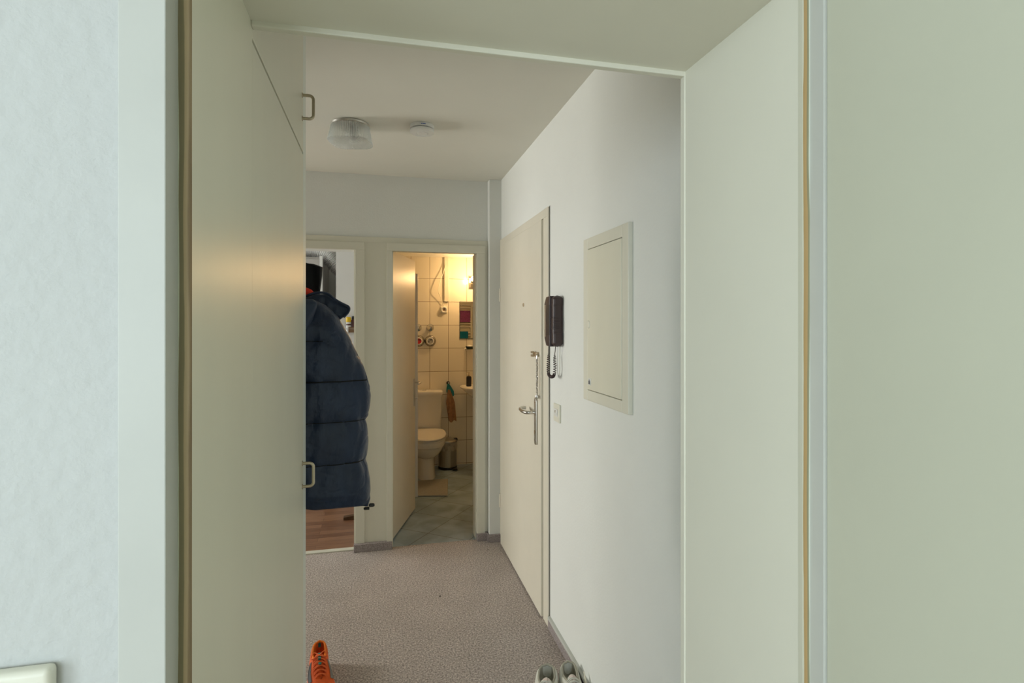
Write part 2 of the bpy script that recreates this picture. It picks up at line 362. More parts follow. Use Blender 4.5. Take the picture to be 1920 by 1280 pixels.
# side room shell with its window
b = MB().box(-4.6, -4.5, 1.2, 3.0, 0, 2.5).box(-4.6, -4.5, 4.4, 4.9, 0, 2.5).box(-4.6, -4.5, 3.0, 4.4, 0, .9).box(-4.6, -4.5, 3.0, 4.4, 2.2, 2.5)
b.box(-4.6, -1.6, 1.1, 1.2, 0, 2.5).box(-4.6, -2.62, 4.9, 5.0, 0, 2.5)
b.box(-2.72, -1.72, 3.92, 4.02, 0, 2.5).box(-2.82, -2.72, 3.92, 5.0, 0, 2.5)
struct(b.build('wall_side_room', 'plaster_fine'))
# room behind the camera with its window and an opening for the added fill lamp
b = MB().box(-2.5, -2.05, -3.15, -3.05, 0, 2.5).box(-.85, 2.3, -3.15, -3.05, 0, 2.5).box(-2.05, -.85, -3.15, -3.05, 0, .75).box(-2.05, -.85, -3.15, -3.05, 2.25, 2.5).box(-2.6, -2.5, -3.15, -2.2, 0, 2.5).box(-2.6, -2.5, -.7, .97, 0, 2.5).box(-2.6, -2.5, -2.2, -.7, 0, .75).box(-2.6, -2.5, -2.2, -.7, 2.25, 2.5)
b.box(2.3, 2.4, -3.15, .97, 0, 2.5)
struct(b.build('wall_living', 'plaster_fine'))
# kitchen
b = MB().box(-2.6, -.02, 5.75, 5.87, 0, 2.5).box(-2.72, -2.6, 3.84, 5.87, 0, 2.5)
struct(b.build('wall_kitchen', 'plaster_fine'), 'pale kitchen wall behind the silver duct')
struct(MB().box(-.369, -.02, 5.0, 5.09, 0, 2.5).build('wall_kitchen_partition', 'laminate_white'), 'smooth white partition in the kitchen holding a spice rack')
# bathroom
struct(MB().box(-.02, 1.72, 5.88, 6.0, 0, 2.3).build('wall_bathroom_back', 'wall_tile'), 'cream tiled bathroom wall behind the toilet')
struct(MB().box(1.6, 1.72, 3.92, 5.88, 0, 2.3).box(-.02, .04, 3.92, 5.88, 0, 2.5).build('wall_bathroom_side', 'wall_tile_side'))
struct(MB().box(.665, 1.6, 3.905, 3.93, 0, 2.3).build('wall_bathroom_front', 'wall_tile'), 'cream tiles seen in the bathroom mirror')

# woodwork around kitchen and bathroom openings (one painted frame wall)
b = MB()
b.box(-.098, .046, 3.788, 3.806, .05, 2.045, .001)         # flat between doors
b.box(-1.0, .737, 3.788, 3.8055, 2.045, 2.082, .001)       # head board
b.box(-.158, -.098, 3.780, 3.805, .05, 1.994, .0015)       # kitchen casing upright
b.box(-1.0, -.098, 3.780, 3.805, 1.994, 2.045, .0015)      # kitchen casing head
struct(b.build('trim_11', 'satin_cream'), 'cream woodwork around the kitchen opening')
b = MB()
b.box(.046, .083, 3.768, 3.804, .05, 1.992, .0015)
b.box(.656, .712, 3.768, 3.804, .05, 1.992, .0015)
b.box(.046, .712, 3.768, 3.804, 1.992, 2.045, .0015)
b.box(.081, .0875, 3.804, 3.90, 0, 1.9925).box(.651, .660, 3.804, 3.92, 0, 1.9925).box(.081, .660, 3.804, 3.835, 1.9925, 2.04)
b.box(.712, .737, 3.788, 3.8045, .05, 2.045)
struct(b.build('trim_12', 'satin_cream'), 'cream door frame of the bathroom')
struct(MB().box(-.166, -.156, 3.80, 3.92, 0, 1.994).build('trim_13', 'satin_cream'))
struct(MB().box(-.95, -.160, 3.80, 3.845, -.01, .008, .002).build('trim_14', 'threshold_metal'), 'pale threshold bar at the kitchen door')
# skirtings of carpet strip
b = MB().box(-.166, .080, 3.758, 3.792, 0, .052, .003).box(.656, .738, 3.756, 3.792, 0, .052, .003)
struct(b.build('baseboard_back', 'skirting_carpet'), 'grey carpet skirting between the doors')
struct(MB().box(.726, .822, 3.716, 3.736, 0, .052, .003).box(.726, .737, 3.72, 3.78, 0, .052, .002).build('baseboard_corner', 'skirting_carpet'))
struct(MB().box(.807, .822, 1.0, 2.605, 0, .046, .002).build('baseboard_right', 'skirting_carpet'), 'grey carpet skirting along the right wall')
struct(MB().box(.805, .822, 1.0, 2.605, .046, .060, .003).build('trim_15', 'frame_white'), 'cream capping of the right skirting')

# ------------------------------------------------------------------ front door in the right wall
d2 = struct(MB().box(.800, .840, 2.700, 3.668, .008, 2.034, .003).build('door_2', 'door_cream'), 'closed beige entrance door')
b = MB()
b.box(.811, .858, 2.613, 2.697, .0, 2.040, .0015).box(.811, .858, 2.613, 3.731, 2.040, 2.0845, .0015).box(.811, .858, 3.671, 3.731, 0, 2.040, .0015)
struct(b.build('trim_16', 'door_cream'), 'cream frame of the entrance door')
struct(MB().box(.8185, .8205, 2.607, 2.6128, .0, 2.088).build('trim_17', 'dark_gap'))
MB().lathe([(.0095, 0), (.0095, -.004), (.007, -.005), (0, -.005)], (.800, 3.045, 1.611), 'X', 16).build('peephole', 'brass', d2, True)
pl = []
for k in range(25): a = math.pi*k/24; pl.append((2.776+.019*math.cos(a), 1.098+.019*math.sin(a)))
for k in range(25): a = math.pi+math.pi*k/24; pl.append((2.776+.019*math.cos(a), .889+.019*math.sin(a)))
hp = MB().prism(pl, 'X', .7995, .790, .0025).build('handle_plate', 'steel', d2, True)
b = MB().lathe([(.010, 0), (.010, -.01), (.0085, -.012), (.0085, -.03)], (.79, 2.776, 1.040), 'X', 20)
b.tube(smoothpath([(.778, 2.776, 1.040), (.752, 2.778, 1.040), (.740, 2.80, 1.040), (.738, 2.85, 1.040), (.742, 2.895, 1.042), (.757, 2.918, 1.044), (.778, 2.918, 1.044)], 8), .0095, 12)
b.build('lever', 'steel', hp, True)
MB().lathe([(.009, 0), (.009, -.003), (0, -.0035)], (.790, 2.776, .938), 'X', 20).box(.786, .789, 2.7745, 2.7775, .925, .935).build('keyhole', 'brass', hp, True)
for z in (1.093, .895): MB().lathe([(.004, 0), (.003, -.0015), (0, -.0015)], (.790, 2.776, z), 'X', 12).build('screw', 'chrome', hp, True)
br = MB().box(.784, .800, 2.735, 2.800, 1.333, 1.356, .002).box(.778, .79, 2.79, 2.815, 1.330, 1.341, .001).box(.778, .79, 2.79, 2.815, 1.348, 1.359, .001).build('chain_bracket', 'brass', d2)
b = MB()
def link(b, c, r, tw, rot):
    pts = []
    for k in range(17):
        a = 2*math.pi*k/16; p = Vector((0, r*.6*math.cos(a), r*math.sin(a))); p.rotate(Matrix.Rotation(rot, 3, 'Z')); pts.append(Vector(c)+p)
    b.tube(pts, tw, 6)
for k in range(19): link(b, (.786, 2.722+.002*math.sin(k), 1.322-.0098*k), .0085, .0017, R(90*(k % 2)+20))
b.tube([(.795, 2.735, 1.345), (.786, 2.724, 1.338), (.786, 2.722, 1.325)], .0028, 8)
b.build('door_chain', 'steel', br, True)
MB().lathe([(.004, .012), (.009, .008), (.0105, 0), (.009, -.008), (.004, -.012)], (.786, 2.722, 1.128), 'Z', 16).build('chain_knob', 'steel', br, True)
for z in (1.70, .30): MB().tube([(.800, 3.674, z-.045), (.800, 3.674, z+.045)], .008, 10).build('hinge', 'door_cream', d2, True)

# ------------------------------------------------------------------ intercom
t = thing('intercom_phone', 'dark plum wall intercom handset with coiled cord beside the entrance door', 'intercom', (.82, 2.46, 1.395))
bo = MB().prism([(2.444, 1.397), (2.500, 1.400), (2.530, 1.436), (2.530, 1.600), (2.500, 1.630), (2.444, 1.632)], 'X', .766, .820, .003)
bo.build('base', 'plum_plastic', t, True, ang=25)
def handset(u, v):
    z = 1.396+.238*u; e = min(1, min(u, 1-u)/.06)**.5; a = 2*math.pi*v; m_ = lambda q: math.copysign(abs(q)**.42, q)
    g_ = 1 if .28 < u < .80 else 0; ca, sa = math.cos(a), math.sin(a)
    th_ = .0215*e*(1-(.14*g_)); y = 2.424+th_*m_(sa)
    return Vector((.796+.0240*e*m_(ca), y, z))
h = MB().grid(handset, 50, 32, cv=True).build('handset', 'plum_plastic', t, True, ang=60)
for k in range(8): MB().box(.7705, .80, 2.4015, 2.447, 1.478+.0075*k, 1.4808+.0075*k, .0008).build('grip_rib', 'plum_plastic', h)
MB().box(.7645, .768, 2.446, 2.488, 1.450, 1.590, .001).build('grip_hollow_shade', 'plum_dark', t)  # dark plate laid on the base, its colour stands for shade behind the handset
MB().box(.7648, .767, 2.512, 2.517, 1.44, 1.592, .0008).build('trim_line', 'brass', t)
path = smoothpath([(.781, 2.502, 1.402), (.779, 2.502, 1.375), (.778, 2.503, 1.34), (.777, 2.503, 1.30), (.777, 2.497, 1.268), (.780, 2.480, 1.256), (.783, 2.455, 1.256), (.786, 2.437, 1.268), (.788, 2.432, 1.31), (.788, 2.437, 1.35), (.788, 2.428, 1.378), (.789, 2.425, 1.40)], 40)
cp = []; n = len(path)
for i, p in enumerate(path):
    u = i/(n-1); am = .0062*max(0, min(1, (u-.12)/.06))*max(0, min(1, (.86-u)/.06)); a = u*2*math.pi*44
    Tn = (path[min(i+1, n-1)]-path[max(i-1, 0)]).normalized(); nx = Vector((1, 0, 0)); ny = Tn.cross(nx).normalized()
    cp.append(p+am*(math.cos(a)*nx+math.sin(a)*ny))
cp2 = []
for i in range(n-1):
    for k in range(2): cp2.append(cp[i].lerp(cp[i+1], k/2))
MB().tube(cp2, .0019, 5).build('coiled_cord', 'plum_plastic', t, True)
MB().tube([(.8185, 2.452, 1.40), (.8185, 2.452, 1.32), (.8185, 2.456, 1.262)], .002, 6).build('wall_cable', 'plastic_cream', t, True)

# light switch beside the entrance door
t = thing('light_switch', 'small square cream light switch below the intercom', 'light switch', (.82, 2.482, 1.082))
MB().box(.811, .821, 2.438, 2.526, 1.040, 1.124, .0025).build('plate', 'plastic_cream', t)
r_ = MB().prism([(.812, 1.062), (.805, 1.082), (.806, 1.102), (.812, 1.102)], 'Y', 2.458, 2.506).build('rocker', 'plastic_white', t)
MB().box(.8045, .8065, 2.478, 2.486, 1.084, 1.096).build('indicator', 'brass', t)
# switch plate on near left wall
t = thing('light_switch', 'rounded cream light switch plate low on the white plaster wall', 'light switch', (-.38, .655, 1.10))
MB().box(-.425, -.322, .645, .6625, 1.048, 1.154, .006, 4).build('plate', 'plastic_cream', t, True)
MB().box(-.411, -.336, .6395, .648, 1.062, 1.140, .003, 3).build('rocker', 'plastic_white', t, True)

# fuse box cover
t = thing('fuse_box_cover', 'tall cream painted metal fuse box cover on the right hallway wall', 'fuse box', (.82, 1.9, 1.52))
b = MB()
b.box(.804, .821, 1.692, 1.742, 1.198, 1.842, .003).box(.804, .821, 2.062, 2.108, 1.198, 1.842, .003)
b.box(.804, .821, 1.742, 2.062, 1.198, 1.240, .003).box(.804, .821, 1.742, 2.062, 1.798, 1.842, .003)
b.build('frame', 'satin_cream', t)
MB().box(.810, .82, 1.742, 2.062, 1.240, 1.798).build('recess', 'dark_gap', t)
dr = MB().box(.802, .812, 1.7435, 2.0600, 1.2425, 1.7955, .002).build('door', 'gloss_cream', t)
MB().box(.7995, .8025, 2.020, 2.043, 1.262, 1.288, .0005).build('sticker', 'plastic_white', dr)
MB().box(.799, .8002, 2.024, 2.040, 1.265, 1.277, .0003).prism([(2.026, 1.277), (2.032, 1.286), (2.038, 1.277)], 'X', .799, .8002).build('warning_mark', 'grey_print', dr)
MB().lathe([(.017, 0), (.015, -.003), (.012, -.004), (0, -.004)], (.8025, 2.045, 1.50), 'X', 24).build('lock', 'plastic_cream', dr, True)

# ------------------------------------------------------------------ built-in cupboard on the left
t = thing('hall_cupboard', 'tall cream built-in cupboard with two doors lining the left of the hallway', 'cupboard', (-.5, 1.35, 0))
MB().box(-.80, -.229, 1.006, 1.665, 0, 2.497).build('body', 'gloss_cream', t)
MB().box(-.80, -.2085, 1.636, 1.692, 0, 2.498, .001).build('end_panel', 'edge_strip', t)
ld = MB().box(-.229, -.208, 1.0004, 1.6335, .035, 1.974, .001).build('lower_door', 'gloss_cream', t)
ud = MB().box(-.229, -.208, 1.0004, 1.6335, 1.981, 2.494, .001).build('upper_door', 'gloss_cream', t)
def pull(z0, z1, par, X=.030):
    y = 1.612; x0 = -.2085; r_ = .011; pts = [(x0, y, z0), (x0+X-r_, y, z0)]
    for k in range(1, 7): a = R(15*k); pts.append((x0+X-r_+r_*math.sin(a), y, z0+r_*(1-math.cos(a))))
    for k in range(0, 7): a = R(15*k); pts.append((x0+X-r_+r_*math.cos(a), y, z1-r_+r_*math.sin(a)))
    pts.append((x0, y, z1))
    b = MB().tube(pts, .0042, 12)
    for z in (z0, z1): b.lathe([(.0075, 0), (.007, .002), (.0045, .003)], (x0, y, z), 'X', 14)
    b.build('handle', 'rail_metal', par, True)
pull(1.053, 1.117, ld); pull(2.068, 2.132, ud)

# coat hooks on the end of the cupboard (Y = 1.692)
t = thing('coat_hook_rail', 'hook rail on the cupboard end carrying the navy jacket', 'coat hooks', (-.4, 1.70, 1.62))
MB().box(-.66, -.24, 1.692, 1.706, 1.612, 1.65, .002).build('board', 'satin_cream', t)
for x in (-.56, -.42, -.29): MB().tube(smoothpath([(x, 1.704, 1.625), (x, 1.73, 1.62), (x, 1.76, 1.615), (x, 1.77, 1.63)], 5), .005, 8).build('hook', 'steel', t, True)

# ------------------------------------------------------------------ navy puffer jacket
def interp(tab, z):
    if z <= tab[0][0]: return tab[0][1]
    for (a, va), (b_, vb) in zip(tab, tab[1:]):
        if z <= b_:
            q = (z-a)/(b_-a); return va+(vb-va)*q
    return tab[-1][1]
XR = [(.915, -.034), (.94, -.028), (1.0, -.029), (1.05, -.036), (1.065, -.041), (1.08, -.038), (1.126, -.034), (1.18, -.036), (1.195, -.040), (1.21, -.031), (1.272, -.028), (1.305, -.030), (1.324, -.036), (1.376, -.054), (1.428, -.080), (1.479, -.104), (1.527, -.130), (1.56, -.165), (1.585, -.215), (1.60, -.26)]
X0 = -.315
t = thing('puffer_jacket', 'dark navy quilted puffer jacket hanging at the end of the cupboard', 'jacket', (X0, 1.83, .91))
def seams(x): # heights of the quilting seams at x
    k = min(1, max(0, (x+.18)/.14))
    return [1.070, 1.1995, 1.326-.003*k, 1.449]
def jacket(u, v):
    a = 2*math.pi*u; z = .914+(1.578-.914)*v
    hw = interp(XR, z)-X0; dp = .085*min(1, (1.615-z)/.16+.25) if z > 1.4 else .085
    dp *= .82+.18*min(1, (z-.90)/.06)
    ca, sa = math.cos(a), math.sin(a); f = lambda q, e: math.copysign(abs(q)**e, q)
    x = X0+hw*f(ca, .75); y = 1.83+dp*f(sa, .8)
    ss = seams(x); lv = [.90]+ss+[1.62]; bulge = 0; near = 1
    for q0, q1 in zip(lv, lv[1:]):
        if q0 <= z < q1:
            s_ = (z-q0)/(q1-q0); bulge = (math.sin(math.pi*s_))**.55; near = min(z-q0 if q0 > .91 else 9, q1-z if q1 < 1.6 else 9)
    if z > ss[3]: bulge = min(1, (z-ss[3])/.03)**.5*.95
    seamfade = 1.0
    if abs(z-ss[3]) < .06 and x > -.15: seamfade = .35
    d_ = -.012*(1-bulge)*seamfade*(1.0 if abs(sa) > .15 else .45)
    wr = noise.noise(Vector((x*38+4, y*20, z*7)))*.012*math.exp(-near/.035)
    fold = noise.noise(Vector((x*11, y*11, z*5+3)))*.006+noise.noise(Vector((x*30+z*18, y*22, z*14-x*20)))*.0022
    cr_ = abs(noise.noise(Vector((x*17-z*13, 2.2, z*15+x*12))))
    d_ += wr+fold-.0035*math.exp(-cr_*26)
    sl = abs(x-(-.060+.010*math.sin(z*22)))      # sleeve fold groove near the outer edge
    if sa < 0 and 1.07 < z < 1.42: d_ -= .004*math.exp(-(sl/.008)**2)
    zz = z+.034*max(0, -sa)*max(0, 1-v/.16)+.012*noise.noise(Vector((x*16, 1, 0)))*(1 if v < .03 else 0)-(.012*math.exp(-((x+.165)/.05)**2) if v < .02 else 0)
    return Vector((x+d_*ca*.6, y+d_*f(sa, 1), zz))
b = MB().grid(jacket, 200, 190, cu=True, cap0=True, cap1=True)
b.build('body', 'navy_nylon', t, True, ang=75)
# piping-like dark stitched seams
b = MB()
for k in range(4):
    pts = []
    for i in range(90):
        u_ = .60+.375*i/89; z = seams(-.1)[k]; p = jacket(u_, (z-.914)/.664)
        if k == 3 and p.x > -.165: break
        pts.append((p.x, p.y-.0004, p.z))
    if len(pts) > 3: b.tube(pts, .0022, 6)
b.build('stitching', 'black_fabric', t, True)
# hood hanging forward
def hood(u, v):
    a = 2*math.pi*u; z = 1.405+.172*v; k = math.sin(math.pi*min(1, max(0.02, v*.93+.05)))**.6
    xr = interp([(1.405, -.245), (1.446, -.230), (1.50, -.206), (1.545, -.190), (1.565, -.186), (1.577, -.20)], z); x0 = -.33
    x = x0+(xr-x0)*math.cos(a) if math.cos(a) > 0 else x0+.16*math.cos(a)
    y = 1.775+.068*k*math.sin(a)
    d_ = .006*noise.noise(Vector((x*22, y*10, z*18)))+.004*noise.noise(Vector((x*60-z*20, 0, z*30)))
    return Vector((x+d_*math.cos(a), y+d_*2*math.sin(a), z))
MB().grid(hood, 72, 48, cu=True, cap0=True, cap1=True).build('hood', 'navy_hood', t, True, ang=75)
# raised collar flap
def flap(u, v):
    # u along from neck to tip, v around thickness loop
    top = [(-.33, 1.578), (-.24, 1.582), (-.200, 1.598), (-.165, 1.598), (-.140, 1.578), (-.118, 1.566), (-.102, 1.560), (-.095, 1.552)]
    bot = [(-.33, 1.50), (-.24, 1.50), (-.19, 1.50), (-.165, 1.50), (-.145, 1.505), (-.128, 1.513), (-.114, 1.524), (-.101, 1.541)]
    q = u*7; i = min(6, int(q)); f = q-i
    T = Vector(top[i]).lerp(Vector(top[i+1]), f); B = Vector(bot[i]).lerp(Vector(bot[i+1]), f)
    a = 2*math.pi*v; p = T.lerp(B, .5-.5*math.cos(a)); th_ = .013*(1 if u < .9 else .7+.3*(1-u)/.1)*(1+.2*noise.noise(Vector((p.x*50, 0, p.y*40))))
    yy = 1.865-.10*u*0+.012*math.sin(u*3)
    return Vector((p.x, yy+th_*math.copysign(abs(math.sin(a))**.6, math.sin(a)), p.y))
b = MB().grid(flap, 40, 32, cv=True)
b.build('collar', 'navy_nylon', t, True, ang=75)
b = MB().tube(smoothpath([(-.30, 1.852, 1.583), (-.24, 1.85, 1.586), (-.200, 1.85, 1.600), (-.165, 1.852, 1.599), (-.140, 1.855, 1.580), (-.118, 1.857, 1.567), (-.098, 1.858, 1.556), (-.099, 1.858, 1.541), (-.114, 1.857, 1.523)], 6), .0042, 8)
b.build('piping', 'navy_nylon', t, True)
b = MB().lathe([(.003, -.010), (.006, -.007), (.006, .004), (.0035, .008)], (-.024, 1.82, .922), 'X', 12).lathe([(.0025, -.01), (.0045, -.006), (.0045, .008)], (-.040, 1.815, .914), 'X', 10)
b.build('drawcord_toggle', 'black_plastic', t, True)

# black garment and red cloth behind
t = thing('black_coat', 'black fabric garment hanging behind the navy jacket', 'coat', (-.40, 1.96, 1.1))
def blk(u, v):
    z = 1.0+.70*v; a = 2*math.pi*u
    xr = interp([(1.0, -.20), (1.5, -.215), (1.60, -.198), (1.66, -.190), (1.693, -.188), (1.70, -.215)], z)
    x0 = -.42; ca, sa = math.cos(a), math.sin(a); f = lambda q, e: math.copysign(abs(q)**e, q)
    x = x0+(xr-x0)*f(ca, .6); y = 1.965+.032*f(sa, .6)+.010*math.sin(x*110+z*8)*(1 if sa < 0 else 0)
    zz = z
    if v > .93: zz = z+(.018*max(0, min(1, (-.235-x)/.05))+.004)*(v-.93)/.07
    return Vector((x, y, zz))
MB().grid(blk, 90, 70, cu=True, cap0=True, cap1=True).build('body', 'black_fabric', t, True, ang=60)
MB().tube([(-.30, 1.935, 1.35), (-.30, 1.935, 1.66)], .003, 6).build('hanging_loop', 'black_fabric', t)
def redf(u, v):
    x = -.42+.209*v; e = math.sin(math.pi*min(.999, .5+.5*v))**.5 if v > .01 else 1
    e = max(.06, (1-v**6)**.5); a = 2*math.pi*u
    r_ = .022*e*(1+.15*noise.noise(Vector((x*60, u*6, 0))))
    return Vector((x, 1.908+r_*math.cos(a), 1.609-.004*v+r_*math.sin(a)*.95))
tag(MB().grid(redf, 28, 40, cu=True, cap0=True, cap1=True).build('red_scarf', 'red_fabric', None, True, ang=60), 'bright red cloth tucked between navy jacket collar and black garment', 'scarf')

# ------------------------------------------------------------------ ceiling fittings
t = thing('ceiling_lamp', 'ribbed clear glass ceiling lamp, unlit, on the hallway ceiling', 'ceiling light', (-.142, 2.862, 2.5))
MB().lathe([(.090, 0), (.093, -.004), (.091, -.012), (.082, -.016), (0, -.016)], (-.142, 2.862, 2.4995), 'Z', 48).build('base_plate', 'steel', t, True)
def shade(u, v):
    a = 2*math.pi*u; h = v*2.0
    n_ = 3.6; rot = R(-13.5); ca, sa = math.cos(a), math.sin(a)
    sq = (abs(ca)**n_+abs(sa)**n_)**(-1/n_)
    if h <= 1: rr = (.092+.008*h)*(1+(sq-1)*h); z = 2.484-.078*h; rib = .0024*math.cos(64*a)
    else:
        q = h-1; ang = q*math.pi/2; rr = .100*(1-.9999*q**1.15); rr = rr*(1+(sq-1)*(1-q)**.3 if q < 1 else 1)
        z = 2.406-.012*math.sin(ang)+.0022*math.sin(40*q+0)*0; rib = 0
        z -= .0022*math.cos(rr*math.cos(a)*420)*math.cos(rr*math.sin(a)*420)+.0006*math.cos(64*a)*(1-q)
    rr += rib
    return Vector((-.142+rr*math.cos(a+rot), 2.862+rr*math.sin(a+rot), z))
g = MB().grid(shade, 256, 60, cu=True)
g = g.build('glass_shade', 'ribbed_glass', t, True, ang=70)
MB().lathe([(.016, 0), (.016, -.035), (.012, -.04), (0, -.04)], (-.128, 2.85, 2.484), 'Z', 20).build('bulb_holder', 'plum_dark', t, True)
MB().lathe([(.010, 0), (.013, -.008), (.021, -.022), (.021, -.028), (.012, -.035), (0, -.036)], (-.128, 2.85, 2.446), 'Z', 20).build('bulb_unlit', 'plastic_white', t, True)
t = thing('smoke_detector', 'round white smoke detector on the ceiling beside the glass lamp', 'smoke detector', (.207, 2.80, 2.5))
MB().lathe([(.058, 0), (.060, -.004), (.060, -.017), (.055, -.019)], (.207, 2.80, 2.4998), 'Z', 48).build('base', 'plastic_white', t, True)
MB().lathe([(.052, 0), (.052, -.005)], (.207, 2.80, 2.481), 'Z', 40).build('vent_gap', 'grey_print', t, True)
MB().lathe([(.058, 0), (.061, -.004), (.060, -.013), (.050, -.017), (.030, -.018), (.029, -.016), (.026, -.016), (.025, -.019), (0, -.019)], (.207, 2.80, 2.477), 'Z', 48).build('cover', 'plastic_white', t, True)
b = MB()
for a in (-.10, .02, .10, .17): b.box(.207+.0602*math.sin(a)-.003, .207+.0602*math.sin(a)+.003, 2.80-.0607*math.cos(a), 2.80-.0590*math.cos(a), 2.487, 2.491)
b.build('printed_mark', 'blue_print', t)

# ------------------------------------------------------------------ kitchen things
t = thing('wall_cabinet', 'pale grey kitchen cabinet under the silver duct', 'cabinet', (-.8, 5.4, 0))
MB().box(-1.10, -.492, 5.10, 5.745, 0, 2.09, .002).build('body', 'grey_cabinet', t)
MB().box(-1.09, -.515, 5.08, 5.10, .1, 2.07, .002).build('door', 'grey_cabinet', t)
MB().box(-.512, -.488, 5.076, 5.102, 0, 2.10, .002).build('edge_profile', 'plastic_white', t)
def ductr(q): return .078+.0045*math.sin(q*2*math.pi*58)
pts = smoothpath([(-1.5, 5.35, 2.20), (-1.0, 5.35, 2.18), (-.72, 5.34, 2.185), (-.58, 5.32, 2.185), (-.47, 5.31, 2.14), (-.40, 5.31, 2.07), (-.33, 5.31, 1.99), (-.25, 5.32, 1.95), (-.12, 5.46, 1.97)], 44)
tag(MB().tube(pts, .08, 28, ductr).build('ventilation_duct', 'foil', None, True, ang=80), 'crinkled silver flexible duct running over the kitchen cabinet', 'duct')
t = thing('wire_rack', 'small wire rack fixed to the white kitchen partition', 'rack', (-.24, 4.97, 1.42))
b = MB()
for z in (1.428, 1.462):
    b.tube([(-.305, 4.998, z), (-.305, 4.930, z), (-.13, 4.930, z), (-.13, 4.998, z)], .0022, 6)
for k in range(8): b.tube([(-.305+.025*k, 4.998, 1.428), (-.305+.025*k, 4.930, 1.428)], .0015, 5)
b.build('basket', 'steel', t, True)
t = thing('spice_bottle', 'white spice bottle with yellow cap in the wire rack', 'bottle', (-.262, 4.962, 1.43))
MB().lathe([(.020, 0), (.021, .004), (.021, .08), (.017, .09)], (-.262, 4.962, 1.4305), 'Z', 20).build('body', 'label_white', t, True)
MB().lathe([(.021, 0), (.0225, .006), (.0225, .038), (.015, .045), (0, .045)], (-.262, 4.962, 1.520), 'Z', 20).build('cap', 'yellow_plastic', t, True)
MB().lathe([(.0215, 0), (.0215, .012)], (-.262, 4.962, 1.492), 'Z', 20).build('label_band', 'jar_dark', t, True)
t = thing('dark_bottle', 'dark red brown bottle beside the yellow-capped one in the rack', 'bottle', (-.220, 4.962, 1.43))
MB().lathe([(.018, 0), (.019, .004), (.019, .105), (.014, .115)], (-.220, 4.962, 1.4305), 'Z', 20).build('body', 'jar_dark', t, True)
MB().lathe([(.0145, 0), (.0155, .004), (.0155, .026), (0, .028)], (-.220, 4.962, 1.5445), 'Z', 20).build('cap', 'black_plastic', t, True)
t = thing('spice_packet', 'brown spice packet at the front of the rack', 'packet', (-.235, 4.938, 1.43))
MB().box(-.262, -.205, 4.9335, 4.9395, 1.431, 1.478, .002).build('packet', 'jar_brown', t)
t = thing('door_wedge', 'small dark wedge on the kitchen floor by the door frame', 'door stop', (-.205, 4.43, 0))
MB().prism([(-.27, 0.001), (-.165, .001), (-.165, .034), (-.27, .022)], 'Y', 4.40, 4.445, .002).build('wedge', 'dark_wood', t)

# ------------------------------------------------------------------ bathroom door
H = Vector((.088, 3.905)); E = Vector((.279, 4.52)); dv = (E-H).normalized(); nv = Vector((-dv.y, dv.x))
A = [H, E, E+nv*.04, H+nv*.04]
d3 = struct(MB().prism([(p.x, p.y) for p in A], 'Z', .012, 2.012, .0015).build('door_3', 'door_cream'), 'cream bathroom door standing ajar')
def along(s_, off): p = E-dv*s_-nv*off; return p
p0, p1 = along(.052, 0), along(.020, 0); q0, q1 = along(.052, .006), along(.020, .006)
MB().prism([tuple(p0), tuple(p1), tuple(q1), tuple(q0)], 'Z', .845, 1.065, .001).build('handle_plate', 'steel', d3)
hpp = along(.036, 0); o1 = along(.036, .045); o2 = along(.05, .055); o3 = along(.125, .055)
MB().tube(smoothpath([(hpp.x, hpp.y, 1.035), (o1.x, o1.y, 1.035), (o2.x, o2.y, 1.035), (o3.x, o3.y, 1.032)], 6), .0075, 10).build('lever', 'steel', d3, True)
k0 = along(.036, .006); MB().lathe([(.006, 0), (.006, -.02)], (k0.x+.02, k0.y, .91), 'X', 10).build('latch_knob', 'steel', d3, True)

# shower screen behind door
t = thing('shower_screen', 'white framed glass shower screen just behind the bathroom door', 'shower screen', (.2, 4.86, 0))
MB().box(.298, .322, 4.845, 4.872, .002, 1.94, .003).build('profile', 'plastic_white', t)
MB().box(.050, .298, 4.855, 4.861, .01, 1.93).build('glass_pane', 'pane', t)
MB().box(.042, .056, 4.845, 4.872, .002, 1.94, .002).build('wall_profile', 'plastic_white', t)

# ------------------------------------------------------------------ toilet
cx = .446
t = thing('toilet', 'cream porcelain toilet with closed lid and low cistern', 'toilet', (cx, 5.5, 0))
def sect(tab, z):
    return [interp([(r[0], r[i]) for r in tab], z) for i in range(1, 4)]
TB = [(0, .098, 5.325, 5.70), (.02, .094, 5.335, 5.70), (.10, .090, 5.34, 5.70), (.205, .090, 5.34, 5.70), (.215, .118, 5.315, 5.70), (.25, .145, 5.265, 5.70), (.30, .166, 5.225, 5.70), (.325, .170, 5.215, 5.70), (.330, .180, 5.200, 5.70), (.375, .187, 5.185, 5.70), (.385, .183, 5.19, 5.70)]
ZS = [0, .01, .03, .08, .15, .195, .205, .210, .218, .235, .26, .285, .31, .324, .330, .345, .37, .380, .385]
def bowl(u, v):
    z = ZS[min(len(ZS)-1, int(round(v*(len(ZS)-1))))]; hw, yf, yb = sect(TB, z); a = 2*math.pi*u
    ca, sa = math.cos(a), math.sin(a); ym = yb-(hw*1.1)
    x = cx+hw*math.copysign(abs(ca)**.85, ca)
    y = ym+(sa*(ym-yf) if sa < 0 else math.copysign(abs(sa)**.4, sa)*(yb-ym))
    return Vector((x, y, z))
MB().grid(bowl, 64, len(ZS), cu=True, cap0=True, cap1=True).build('bowl', 'porcelain', t, True, ang=50)
